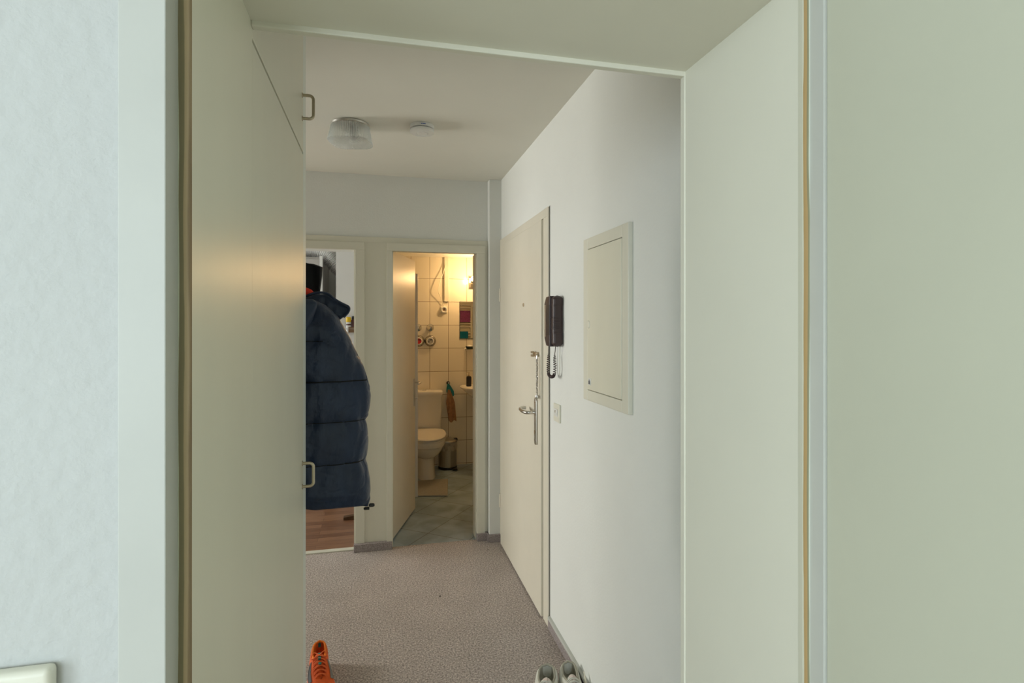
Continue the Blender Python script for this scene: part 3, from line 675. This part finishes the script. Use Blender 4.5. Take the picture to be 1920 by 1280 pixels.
def ring(hw, yf, yb, z0, z1, tilt):
    def f(u, v):
        a = 2*math.pi*u; ca, sa = math.cos(a), math.sin(a); ym = 5.48; e = 1-.03*(1 if v < .15 or v > .85 else 0)
        x = cx+hw*e*math.copysign(abs(ca)**.9, ca); y = ym+(sa*(ym-yf)*e if sa < 0 else math.copysign(abs(sa)**.45, sa)*(yb-ym)*e)
        return Vector((x, y, z0+(z1-z0)*v+tilt*(y-yf)/(yb-yf)))
    return f
MB().grid(ring(.188, 5.175, 5.65, .386, .404, .008), 64, 8, cu=True, cap0=True, cap1=True).build('seat', 'porcelain', t, True, ang=50)
MB().grid(ring(.192, 5.170, 5.67, .406, .424, .016), 64, 8, cu=True, cap0=True, cap1=True).build('lid', 'porcelain', t, True, ang=50)
def cis(u, v):
    a = 2*math.pi*u; ca, sa = math.cos(a), math.sin(a); z = .38+.395*v; hw = .172+.014*v; k = lambda q, e: math.copysign(abs(q)**e, q)
    return Vector((cx+hw*k(ca, .35), 5.785+(.087 if sa > 0 else .085+.012*v)*k(sa, .5), z))
MB().grid(cis, 64, 14, cu=True, cap0=True, cap1=True).build('cistern', 'porcelain', t, True, ang=50)
def cl(u, v):
    a = 2*math.pi*u; ca, sa = math.cos(a), math.sin(a); k = lambda q, e: math.copysign(abs(q)**e, q)
    e = [1, 1, 1, .97, .9][int(round(v*4))]; z = [.776, .79, .806, .813, .818][int(round(v*4))]
    return Vector((cx+.195*e*k(ca, .4), 5.776+(.098 if sa > 0 else .112)*e*k(sa, .55), z))
ld_ = MB().grid(cl, 64, 5, cu=True, cap0=True, cap1=True).build('cistern_lid', 'porcelain', t, True, ang=50)
MB().lathe([(.026, 0), (.026, .006), (.018, .010), (0, .012)], (cx+.0, 5.75, .817), 'Z', 24).build('flush_button', 'chrome', t, True)

# bath mat
def mp_(u, v):
    x0, x1 = (.14, .69); y0, y1 = 4.82, 5.52
    x = x0+(x1-x0)*u-.085*(1-v)*u; y = y0+(y1-y0)*v-.05*u*0
    if y > 5.30 and 0: pass
    return Vector((x, y, .012+.003*noise.noise(Vector((x*9, y*9, 0)))+.0015*noise.noise(Vector((x*80, y*80, 0)))-(.008 if u in (0, 1) or v in (0, 1) else 0)))
o = MB().prism([(.10, 4.86), (.32, 4.85), (.575, 4.80), (.60, 5.0), (.64, 5.31), (.555, 5.318), (.33, 5.318), (.10, 5.318)], 'Z', .001, .013, .004).build('bath_mat', 'mat_terry', None, True)
tag(o, 'beige toweling mat on the tiles in front of the toilet', 'bath mat')

# waste bin
bx, by = .690, 5.755
t = thing('pedal_bin', 'brushed steel pedal bin with plastic liner beside the toilet', 'bin', (bx, by, 0))
MB().lathe([(.092, 0), (.097, .006), (.097, .02), (.094, .024)], (bx, by, .001), 'Z', 40).build('base_ring', 'black_plastic', t, True)
MB().lathe([(.093, 0), (.094, .005), (.094, .215), (.096, .222)], (bx, by, .026), 'Z', 40).build('body', 'brushed_steel', t, True)
def lin(u, v):
    a = 2*math.pi*u; z = .205+.075*v; r_ = .0965+.004*math.sin(a*11+v*4)+.004*noise.noise(Vector((math.cos(a)*4, math.sin(a)*4, v*4)))
    return Vector((bx+r_*math.cos(a), by+r_*math.sin(a), z-.012*(1-v)*abs(math.sin(a*2.5+1))))
MB().grid(lin, 90, 10, cu=True).build('liner', 'liner_bag', t, True, ang=80)
MB().lathe([(.098, 0), (.101, .006), (.101, .016), (.094, .026), (.05, .038), (0, .042)], (bx, by, .275), 'Z', 40).build('lid', 'brushed_steel', t, True)
b = MB().box(bx+.04, bx+.085, by-.135, by-.06, .008, .016, .002)
b.build('pedal', 'black_plastic', t)
MB().box(bx+.06, bx+.10, by-.03, by+.02, .29, .31, .003).build('lid_hinge', 'black_plastic', t)

# basin
sx_, sy_ = 1.065, 5.66
t = thing('wash_basin', 'cream porcelain wash basin on the tiled wall, partly behind the door frame', 'basin', (sx_, 5.88, .85))
BT = [(0, .05, .08), (.06, .10, .12), (.12, .17, .165), (.165, .225, .20), (.185, .25, .218), (.195, .253, .222), (.20, .248, .218)]
def bas(u, v):
    n_ = len(BT); j = int(round(v*(n_+5-1)))
    a = 2*math.pi*u; ca, sa = math.cos(a), math.sin(a)
    if j < n_: h, rx, ry = BT[j]; z = .655+h
    else: q = (j-n_+1)/5; z = .855-.10*math.sin(q*math.pi/2)*.9; rx = .235*(1-q*.93); ry = .195*(1-q*.93)
    cy = 5.875-.222
    yy = cy+(sa*ry if sa < 0 else math.copysign(abs(sa)**.45, sa)*min(ry*1.0, .222))
    if j < n_ and sa > 0: yy = cy+abs(sa)**.45*.222
    return Vector((sx_+rx*math.copysign(abs(ca)**.9, ca), yy, z))
MB().grid(bas, 64, len(BT)+5, cu=True, cap0=True, cap1=True).build('bowl', 'porcelain', t, True, ang=60)
b = MB().lathe([(.022, 0), (.020, .01), (.014, .02), (.013, .07), (.016, .08)], (sx_+.0, 5.83, .852), 'Z', 20).tube(smoothpath([(sx_, 5.83, .915), (sx_, 5.79, .925), (sx_, 5.73, .905)], 6), .010, 12)
b.build('tap', 'chrome', t, True)
t = thing('soap_dispenser', 'black pump soap dispenser standing on the basin rim', 'soap dispenser', (.905, 5.70, .857))
MB().lathe([(.024, 0), (.0275, .005), (.0275, .092), (.023, .104), (.012, .110)], (.905, 5.70, .853), 'Z', 24).build('bottle', 'black_plastic', t, True)
MB().lathe([(.011, 0), (.011, .012), (.004, .014), (.004, .030), (.008, .031), (.008, .037)], (.905, 5.70, .9625), 'Z', 16).tube([(.905, 5.70, .996), (.888, 5.69, .998), (.876, 5.685, .992)], .0028, 8).build('pump', 'brass', t, True)
t = thing('soap_holder', 'chrome wall holder with a small dark glass dish under the mirror', 'soap dish', (.925, 5.85, 1.25))
MB().lathe([(.016, 0), (.016, -.012), (.010, -.018), (.010, -.05)], (.90, 5.879, 1.235), 'Y', 18).build('bracket', 'chrome', t, True)
MB().lathe([(.030, 0), (.044, .018), (.046, .032), (.042, .032), (.036, .012)], (.935, 5.825, 1.235), 'Z', 28).build('dish', 'dish_green', t, True)
MB().lathe([(.028, 0), (.034, .012), (.030, .028), (.022, .036), (0, .038)], (.935, 5.825, 1.243), 'Z', 24).build('soap', 'porcelain', t, True)

# mirror with what it reflects
t = thing('wall_mirror', 'frameless mirror above the basin reflecting a towel radiator', 'mirror', (1.1, 5.88, 1.545))
MB().box(.836, 1.42, 5.870, 5.8795, 1.350, 1.741, .001).build('glass', 'mirror', t)
MB().box(.832, 1.424, 5.8765, 5.8805, 1.346, 1.745).build('backing', 'dark_gap', t)
t = thing('towel_radiator', 'white towel radiator seen in the bathroom mirror', 'radiator', (1.0, 3.96, 1.4))
MB().box(1.255, 1.285, 3.945, 3.975, .7, 1.80, .008, 3).build('upright', 'plastic_white', t, True)
MB().box(.745, .775, 3.945, 3.975, .7, 1.80, .008, 3).build('upright', 'plastic_white', t, True)
for z in (1.775, 1.735, 1.58, 1.54, 1.51, 1.465, 1.38, 1.34, 1.15, 1.1): MB().tube([(.765, 3.965, z), (1.265, 3.965, z)], .011, 12).build('rung', 'plastic_white', t, True)
for z in (.75, 1.76): MB().box(.752, .768, 3.93, 3.95, z, z+.02).build('mount', 'plastic_white', t); MB().box(1.262, 1.278, 3.93, 3.95, z, z+.02).build('mount', 'plastic_white', t)
tag(MB().box(.80, 1.25, 3.980, 3.994, 1.53, 1.69, .004).box(.80, 1.25, 3.94, 3.994, 1.685, 1.695, .003).build('purple_towel', 'purple_terry'), 'purple towel hung on the radiator in the mirror', 'towel')
tag(MB().box(.80, 1.22, 3.980, 3.994, 1.20, 1.392, .004).box(.80, 1.22, 3.94, 3.994, 1.3925, 1.400, .003).build('teal_towel', 'teal_terry'), 'teal towel on the radiator below the purple one', 'towel')
t = thing('hook_strip', 'short row of metal hooks reflected beside the towel radiator', 'hooks', (1.4, 3.93, 1.64))
MB().box(1.30, 1.50, 3.930, 3.938, 1.645, 1.66).build('strip', 'steel', t)
for k in range(4): MB().tube([(1.315+.05*k, 3.938, 1.65), (1.315+.05*k, 3.97, 1.635), (1.315+.05*k, 3.975, 1.655)], .005, 8).build('hook', 'steel', t, True)
# glass shelf rod and brushes at the mirror
t = thing('toothbrush_cup', 'cup holding dark toothbrushes on a chrome ring by the mirror edge', 'toothbrush holder', (1.03, 5.83, 1.235))
MB().lathe([(.026, 0), (.030, .004), (.032, .085), (.030, .085), (.028, .006)], (1.035, 5.825, 1.235), 'Z', 24).build('cup', 'shade_glass', t, True)
for (a, b_) in (((1.03, 5.825, 1.245), (1.005, 5.82, 1.40)), ((1.04, 5.82, 1.245), (1.02, 5.80, 1.43))):
    MB().tube([a, b_], .0045, 8).build('toothbrush', 'plum_dark', t, True)
MB().lathe([(.034, 0), (.036, .004), (.034, .008)], (1.035, 5.825, 1.27), 'Z', 24).tube([(1.035, 5.855, 1.274), (1.035, 5.879, 1.274)], .006, 8).build('ring', 'chrome', t, True)

# wall lamp
t = thing('wall_lamp', 'lit bathroom wall lamp with square glass shade and bare glowing bulb', 'wall light', (.98, 5.88, 1.955))
MB().box(.930, 1.035, 5.862, 5.880, 1.885, 2.022, .003).build('back_plate', 'chrome', t)
MB().box(.930, .934, 5.76, 5.862, 1.89, 2.018).build('glass_side', 'shade_glass', t)
MB().box(1.031, 1.035, 5.76, 5.862, 1.89, 2.018).build('glass_side', 'shade_glass', t)
MB().lathe([(.012, 0), (.016, .02), (.016, .045)], (1.0, 5.83, 1.90), 'Z', 16).build('socket', 'brass', t, True)
o = MB().lathe([(.008, -.028), (.014, -.018), (.020, 0), (.016, .014), (.006, .021), (0, .022)], (.955, 5.745, 1.985), 'Z', 20).build('bulb', 'bulb', t, True)
MB().tube([(.957, 5.75, 1.962), (.975, 5.77, 1.945), (1.0, 5.83, 1.93)], .005, 8).build('bulb_arm', 'brass', t, True)

# trunking, cable, socket
tag(MB().box(.668, .714, 5.858, 5.8795, 1.742, 2.214, .002).build('cable_trunking', 'plastic_cream'), 'vertical cream cable trunking on the upper bathroom tiles', 'trunking')
tag(MB().tube(smoothpath([(.680, 5.852, 2.13), (.655, 5.845, 2.05), (.618, 5.835, 1.95), (.600, 5.83, 1.858), (.620, 5.845, 1.80), (.645, 5.86, 1.735), (.668, 5.87, 1.68)], 8), .0035, 8).build('cable', 'plastic_cream', None, True), 'thin cream cable sagging from the trunking to the socket', 'cable')
t = thing('power_socket', 'round cream power socket on the bathroom tiles below the cable', 'socket', (.665, 5.88, 1.655))
MB().box(.628, .700, 5.868, 5.8795, 1.620, 1.695, .004).build('plate', 'plastic_cream', t)
MB().lathe([(.034, 0), (.034, -.020), (.030, -.024), (.024, -.024), (.021, -.008), (0, -.008)], (.664, 5.869, 1.657), 'Y', 32).build('cup', 'plastic_white', t, True)
MB().lathe([(.013, 0), (.013, -.003), (0, -.003)], (.664, 5.862, 1.657), 'Y', 16).build('contact_disc', 'jar_brown', t, True)

# valves and meters
for x, lab in ((.522, 'chrome stopcock rosette above the grey-faced water meter'), (.392, 'chrome stopcock rosette above the red-faced water meter')):
    t = thing('stopcock', lab, 'valve', (x, 5.88, 1.466))
    MB().lathe([(.040, 0), (.037, -.006), (.022, -.012), (.020, -.03)], (x, 5.8795, 1.466), 'Y', 28).build('rosette', 'chrome', t, True)
    b = MB().lathe([(.018, 0), (.022, -.008), (.022, -.028), (.010, -.034), (0, -.034)], (x, 5.852, 1.466), 'Y', 12)
    for k in range(4): a = R(45+90*k); b.tube([(x, 5.838, 1.466), (x+.030*math.cos(a), 5.838, 1.466+.030*math.sin(a))], .007, 8)
    b.build('knob', 'chrome', t, True)
for x, lab, face in ((.522, 'round chrome water meter with white ring and grey face', 'meter_face'), (.402, 'round chrome water meter with red face at the screen edge', 'meter_red')):
    t = thing('water_meter', lab, 'water meter', (x, 5.88, 1.325))
    MB().lathe([(.060, 0), (.058, -.010), (.050, -.022), (.044, -.026)], (x, 5.8795, 1.325), 'Y', 40).build('rosette', 'dark_chrome', t, True)
    MB().lathe([(.040, 0), (.040, -.012), (.036, -.015), (.029, -.015), (.029, -.006)], (x-.004, 5.855, 1.325), 'Y', 36).build('rim', 'plastic_white', t, True)
    MB().lathe([(.0295, 0), (.0295, -.010), (0, -.011)], (x-.004, 5.856, 1.325), 'Y', 30).build('dial', face, t, True)
    MB().lathe([(.006, 0), (.006, -.002), (0, -.002)], (x-.019, 5.846, 1.318), 'Y', 12).box(x-.012, x+.018, 5.8435, 5.846, 1.334, 1.341).build('counter', 'black_plastic', t)
# hook and cloths
t = thing('wall_hook', 'small round dark metal hook on the bathroom tiles', 'hook', (.710, 5.88, .875))
MB().lathe([(.019, 0), (.019, -.006), (.014, -.010), (.008, -.010)], (.710, 5.8795, .876), 'Y', 24).build('rosette', 'plum_dark', t, True)
MB().tube(smoothpath([(.710, 5.872, .876), (.710, 5.84, .870), (.710, 5.83, .882)], 5), .005, 8).lathe([(.008, 0), (.007, -.006), (0, -.008)], (.710, 5.832, .882), 'Y', 12).build('peg', 'chrome', t, True)
def cloth(x_of, w_of, z0, z1, y0, amp, ph):
    def f(u, v):
        a = 2*math.pi*u; z = z0+(z1-z0)*v; x = x_of(v)+w_of(v)*math.cos(a); k = amp*math.sin(x*160+ph+v*3)+amp*.6*noise.noise(Vector((x*40, 0, z*20)))
        return Vector((x, y0+(.010+.004*math.cos(3*a+ph))*math.sin(a)+k, z+.012*math.sin(x*90+ph)*(1 if v > .97 else 0)))
    return f
o = MB().grid(cloth(lambda v: .708+.030*v, lambda v: .010+.038*min(1, v*1.6)*(1-.35*v), .868, .745, 5.845, .004, 0), 40, 24, cu=True, cap0=True, cap1=True).build('teal_cloth', 'teal_cloth', None, True, ang=80)
tag(o, 'teal cleaning cloth hanging on the small wall hook', 'cloth')
o = MB().grid(cloth(lambda v: .712+.040*v, lambda v: .012+.040*min(1, v*2.4)*(1-.30*v), .810, .475, 5.824, .005, 1.4), 40, 36, cu=True, cap0=True, cap1=True).build('tan_cloth', 'tan_cloth', None, True, ang=80)
tag(o, 'tan brown cloth hanging over the teal one beside the cistern', 'cloth')

# ------------------------------------------------------------------ shoes
def shoe(name, label, loc, rz, Lg, Wd, hc, up, lin_m, sole, lace, tongue_m, accents, group=None, heel=((0, .36), (.03, .55), (.09, .68), (.2, .74), (.4, .78))):
    t = thing(name, label, 'shoe', loc, rz, group)
    # local: heel at y=0, toe at y=Lg (forward +Y), up +Z
    def half(s):  # plan half width
        return Wd/2*interp(list(heel)+[(.58, .92), (.72, 1), (.85, .90), (.94, .66), (.985, .38), (1, .12)], s)
    def side(s): return .0+.006*math.sin(s*4)
    def solef(u, v):
        s = v; a = 2*math.pi*u; w_ = half(s)+.003; zt = .024+.008*(1-s); zb = .001+.010*max(0, (s-.8)/.2)**2
        ca, sa = math.cos(a), math.sin(a)
        return Vector((side(s)+w_*math.copysign(abs(ca)**.5, ca), s*Lg, (zt+zb)/2+(zt-zb)/2*math.copysign(abs(sa)**.5, sa)))
    MB().grid(solef, 32, 40, cu=True, cap0=True, cap1=True).build('sole', sole, t, True, local=True, ang=60)
    def top(s): return interp([(0, hc), (.04, hc*1.02), (.12, hc*.90), (.22, hc*.74), (.32, hc*.80), (.42, hc*.86), (.52, hc*.80), (.65, .068), (.80, .054), (.93, .040), (1, .026)], s)
    def openw(s): return interp([(0, 0), (.035, .0), (.05, .55), (.10, .80), (.2, .84), (.36, .66), (.44, .52), (.60, .44), (.68, .22), (.74, 0), (1, 0)], s)
    def upper(u, v):
        s = v; w_ = half(s); zt = top(s); ow = openw(s); z0 = .022; q = u*2-1; sg = 1 if q >= 0 else -1; q = abs(q)
        # q 1 -> sole edge, .35 -> collar edge, 0 -> middle of the inside
        if q >= .35:
            k = (q-.35)/.65; xx = w_*(ow*.80+(1-ow*.80)*math.sin(k*math.pi/2)**.9) ; zz = z0+(zt-z0)*math.cos(k*math.pi/2)**.75
            if ow == 0: k = (q-.35)/.65
        else:
            k = q/.35; dep = 1 if ow > .3 else ow/.3; xin = w_*ow*.80; edge = w_*(ow*.80)
            xx = edge*min(1, k*1.6)*(.90+.10*k)
            bottom = .034 if s < .45 else zt-.020
            zz = zt-(zt-bottom)*dep*(1-max(0, (k-.55)/.45)**.8)
            if ow == 0: xx = 0; zz = zt
        if ow == 0 and q < .35: xx = 0+q*.0001; zz = zt
        return Vector((side(s)+sg*xx, s*Lg*.995, zz))
    def heelround(u, v):
        p = upper(u, v); 
        if v < .06: p.y += .012*((p.z-.03)/.08)**2*0
        return p
    MB().grid(heelround, 61, 70).build('upper', up, t, True, local=True, ang=80)
    # inner lining
    def lining(u, v):
        s = .022+.43*v; a = math.pi*u; w_ = half(s)*max(openw(s), .5)*.80*.94*(0.02 if v == 0 else 1); zt = top(s)-.003
        return Vector((side(s)+w_*math.cos(a), s*Lg, zt-(zt-.037)*(math.sin(a)**.35)))
    MB().grid(lining, 30, 24).build('lining', lin_m, t, True, local=True, ang=80)
    # padded collar
    pts = []
    for k in range(41):
        q = k/40*2-1; s = .04+.40*abs(q)**1.5; pts.append((side(s)+math.copysign(half(s)*max(openw(s), .0)*.80 if abs(q) > .12 else half(s)*.3*abs(q)/.12, q), s*Lg, top(s)))
    MB().tube(pts, .0045, 8).build('collar', lin_m if 'orange' not in up else 'orange_lining', t, True, local=True)
    # tongue
    def tong(u, v):
        s = .34+.36*v; a = 2*math.pi*u; w_ = half(s)*(.46-.14*v)*(1 if v > .04 else .8); z = top(s)+.016*(1-v)**1.2-.004
        return Vector((side(s)+w_*math.cos(a), s*Lg-.006*(1-v), z+.0045*math.sin(a)-.010*math.cos(a)**2))
    tg = MB().grid(tong, 28, 24, cu=True, cap0=True, cap1=True).build('tongue', tongue_m, t, True, local=True, ang=80)
    for i in range(6):
        s = .40+.052*i; z = top(s)+.012-.0016*i; x = half(s)*(.62-.03*i); s2 = s+.035
        b = MB()
        b.tube(smoothpath([(side(s)-x, s*Lg, z-.012), (side(s)-x*.4, (s+.01)*Lg, z), (side(s)+x*.4, (s+.024)*Lg, z+.001), (side(s)+x, s2*Lg, z-.013)], 5), .0022, 7)
        b.tube(smoothpath([(side(s)+x, s*Lg, z-.012), (side(s)+x*.4, (s+.01)*Lg, z+.003), (side(s)-x*.4, (s+.024)*Lg, z), (side(s)-x, s2*Lg, z-.013)], 5), .0022, 7)
        b.build('lace', lace, t, True, local=True)
    b = MB()
    for sg in (-1, 1):
        s = .40; z = top(s)+.014
        b.tube(smoothpath([(side(s), s*Lg, z), (side(s)+sg*.020, s*Lg-.018, z+.004), (side(s)+sg*.034, s*Lg+.004, z-.006), (side(s)+sg*.020, s*Lg+.016, z), (side(s), s*Lg+.004, z+.003)], 6), .0022, 7)
    if 'orange' in up: b.build('bow', lace, t, True, local=True)
    else: b.bm.free()
    accents(t, half, top, side, Lg)
    return t
def orange_acc(t, half, top, side, Lg):
    for s in (.37, .455, .54):
        z = top(s)+.013-.02*(s-.4); MB().box(side(s)-.006, side(s)+.006, s*Lg-.009, s*Lg+.007, z-.004, z+.0035, .001).build('tongue_tab', 'shoe_teal', t, local=True)
    for sg in (-1, 1):
        def f(u, v, sg=sg):
            s = .42+.30*v; k = .28+.5*u*(1-.5*v)+.12*v; w_ = half(s)
            ow = interp([(.42, .54), (.60, .44), (.68, .22), (.74, 0)], s)
            return Vector((side(s)+sg*(w_*(ow*.8+(1-ow*.8)*math.sin(k*math.pi/2)**.9)+.0015), s*Lg, .022+(top(s)-.022)*math.cos(k*math.pi/2)**.75+.001))
        MB().grid(f, 8, 16).build('side_stripe', 'shoe_black' if sg > 0 else 'shoe_grey', t, True, local=True)
    MB().box(-.007, .007, .006, .012, .082, .100, .002).build('heel_tab', 'shoe_teal', t, local=True)
shoe('running_shoe', 'bright orange running shoe with teal tongue tabs on the carpet', (-.258, 2.562, 0), R(188), .285, .108, .108, 'orange_upper', 'orange_lining', 'sole_white', 'orange_lace', 'orange_upper', orange_acc)
def white_acc(t, half, top, side, Lg):
    def f(u, v):
        s = .36+.20*v; w_ = half(s)*.34*(1-.35*v); z = top(s)+.0175*(1-v*.55)**1.2
        return Vector((side(s)+w_*(2*u-1), s*Lg-.005, z+.0015-.010*(2*u-1)**2))
    MB().grid(f, 10, 10).build('tongue_patch', 'shoe_pink', t, True, local=True)
    MB().box(-.008, .008, -.001, .005, .05, .085, .002).build('heel_tab', 'sole_white', t, local=True)
shoe('sneaker', 'white sneaker of the pair by the right wall, farther from the wall', (.680, 2.200, 0), R(164), .29, .104, .088, 'shoe_white', 'shoe_lining', 'sole_white', 'shoe_white', 'shoe_white', white_acc, 'white sneakers by the right wall', ((0, .48), (.03, .72), (.09, .88), (.2, .95), (.4, .90)))
shoe('sneaker', 'white sneaker of the pair by the right wall, touching the skirting', (.768, 2.200, 0), R(175), .29, .094, .088, 'shoe_white', 'shoe_lining', 'sole_white', 'shoe_white', 'shoe_white', white_acc, 'white sneakers by the right wall', ((0, .48), (.03, .72), (.09, .88), (.2, .95), (.4, .90)))
def pw(u, v):
    z = .001+.098*v; w_ = (.056*(1-v)**1.3+.002); y = 2.02+.075*v+w_*(2*u-1); x = .8025+.001*noise.noise(Vector((y*30, z*30, 0)))
    return Vector((x, y, z))
o = MB().grid(pw, 18, 18).build('paper_scrap', 'paper_white', None, True, ang=80)
sm = o.modifiers.new('solid', 'SOLIDIFY'); sm.thickness = .003
tag(o, 'pointed cream paper piece leaning on the wall beside the sneakers', 'paper')
# bit of dirt on the carpet
tag(MB().lathe([(.0025, 0), (.005, .002), (.003, .005), (0, .006)], (.323, 3.047, .0), 'Z', 8).build('dirt_crumb', 'crumb'), 'tiny dark crumb in the middle of the carpet', 'crumb')
tag(MB().lathe([(.0025, 0), (.005, .002), (.003, .004), (0, .005)], (.70, 3.60, .0), 'Z', 8).build('dirt_crumb', 'crumb'), 'tiny dark crumb near the entrance door hinge', 'crumb')
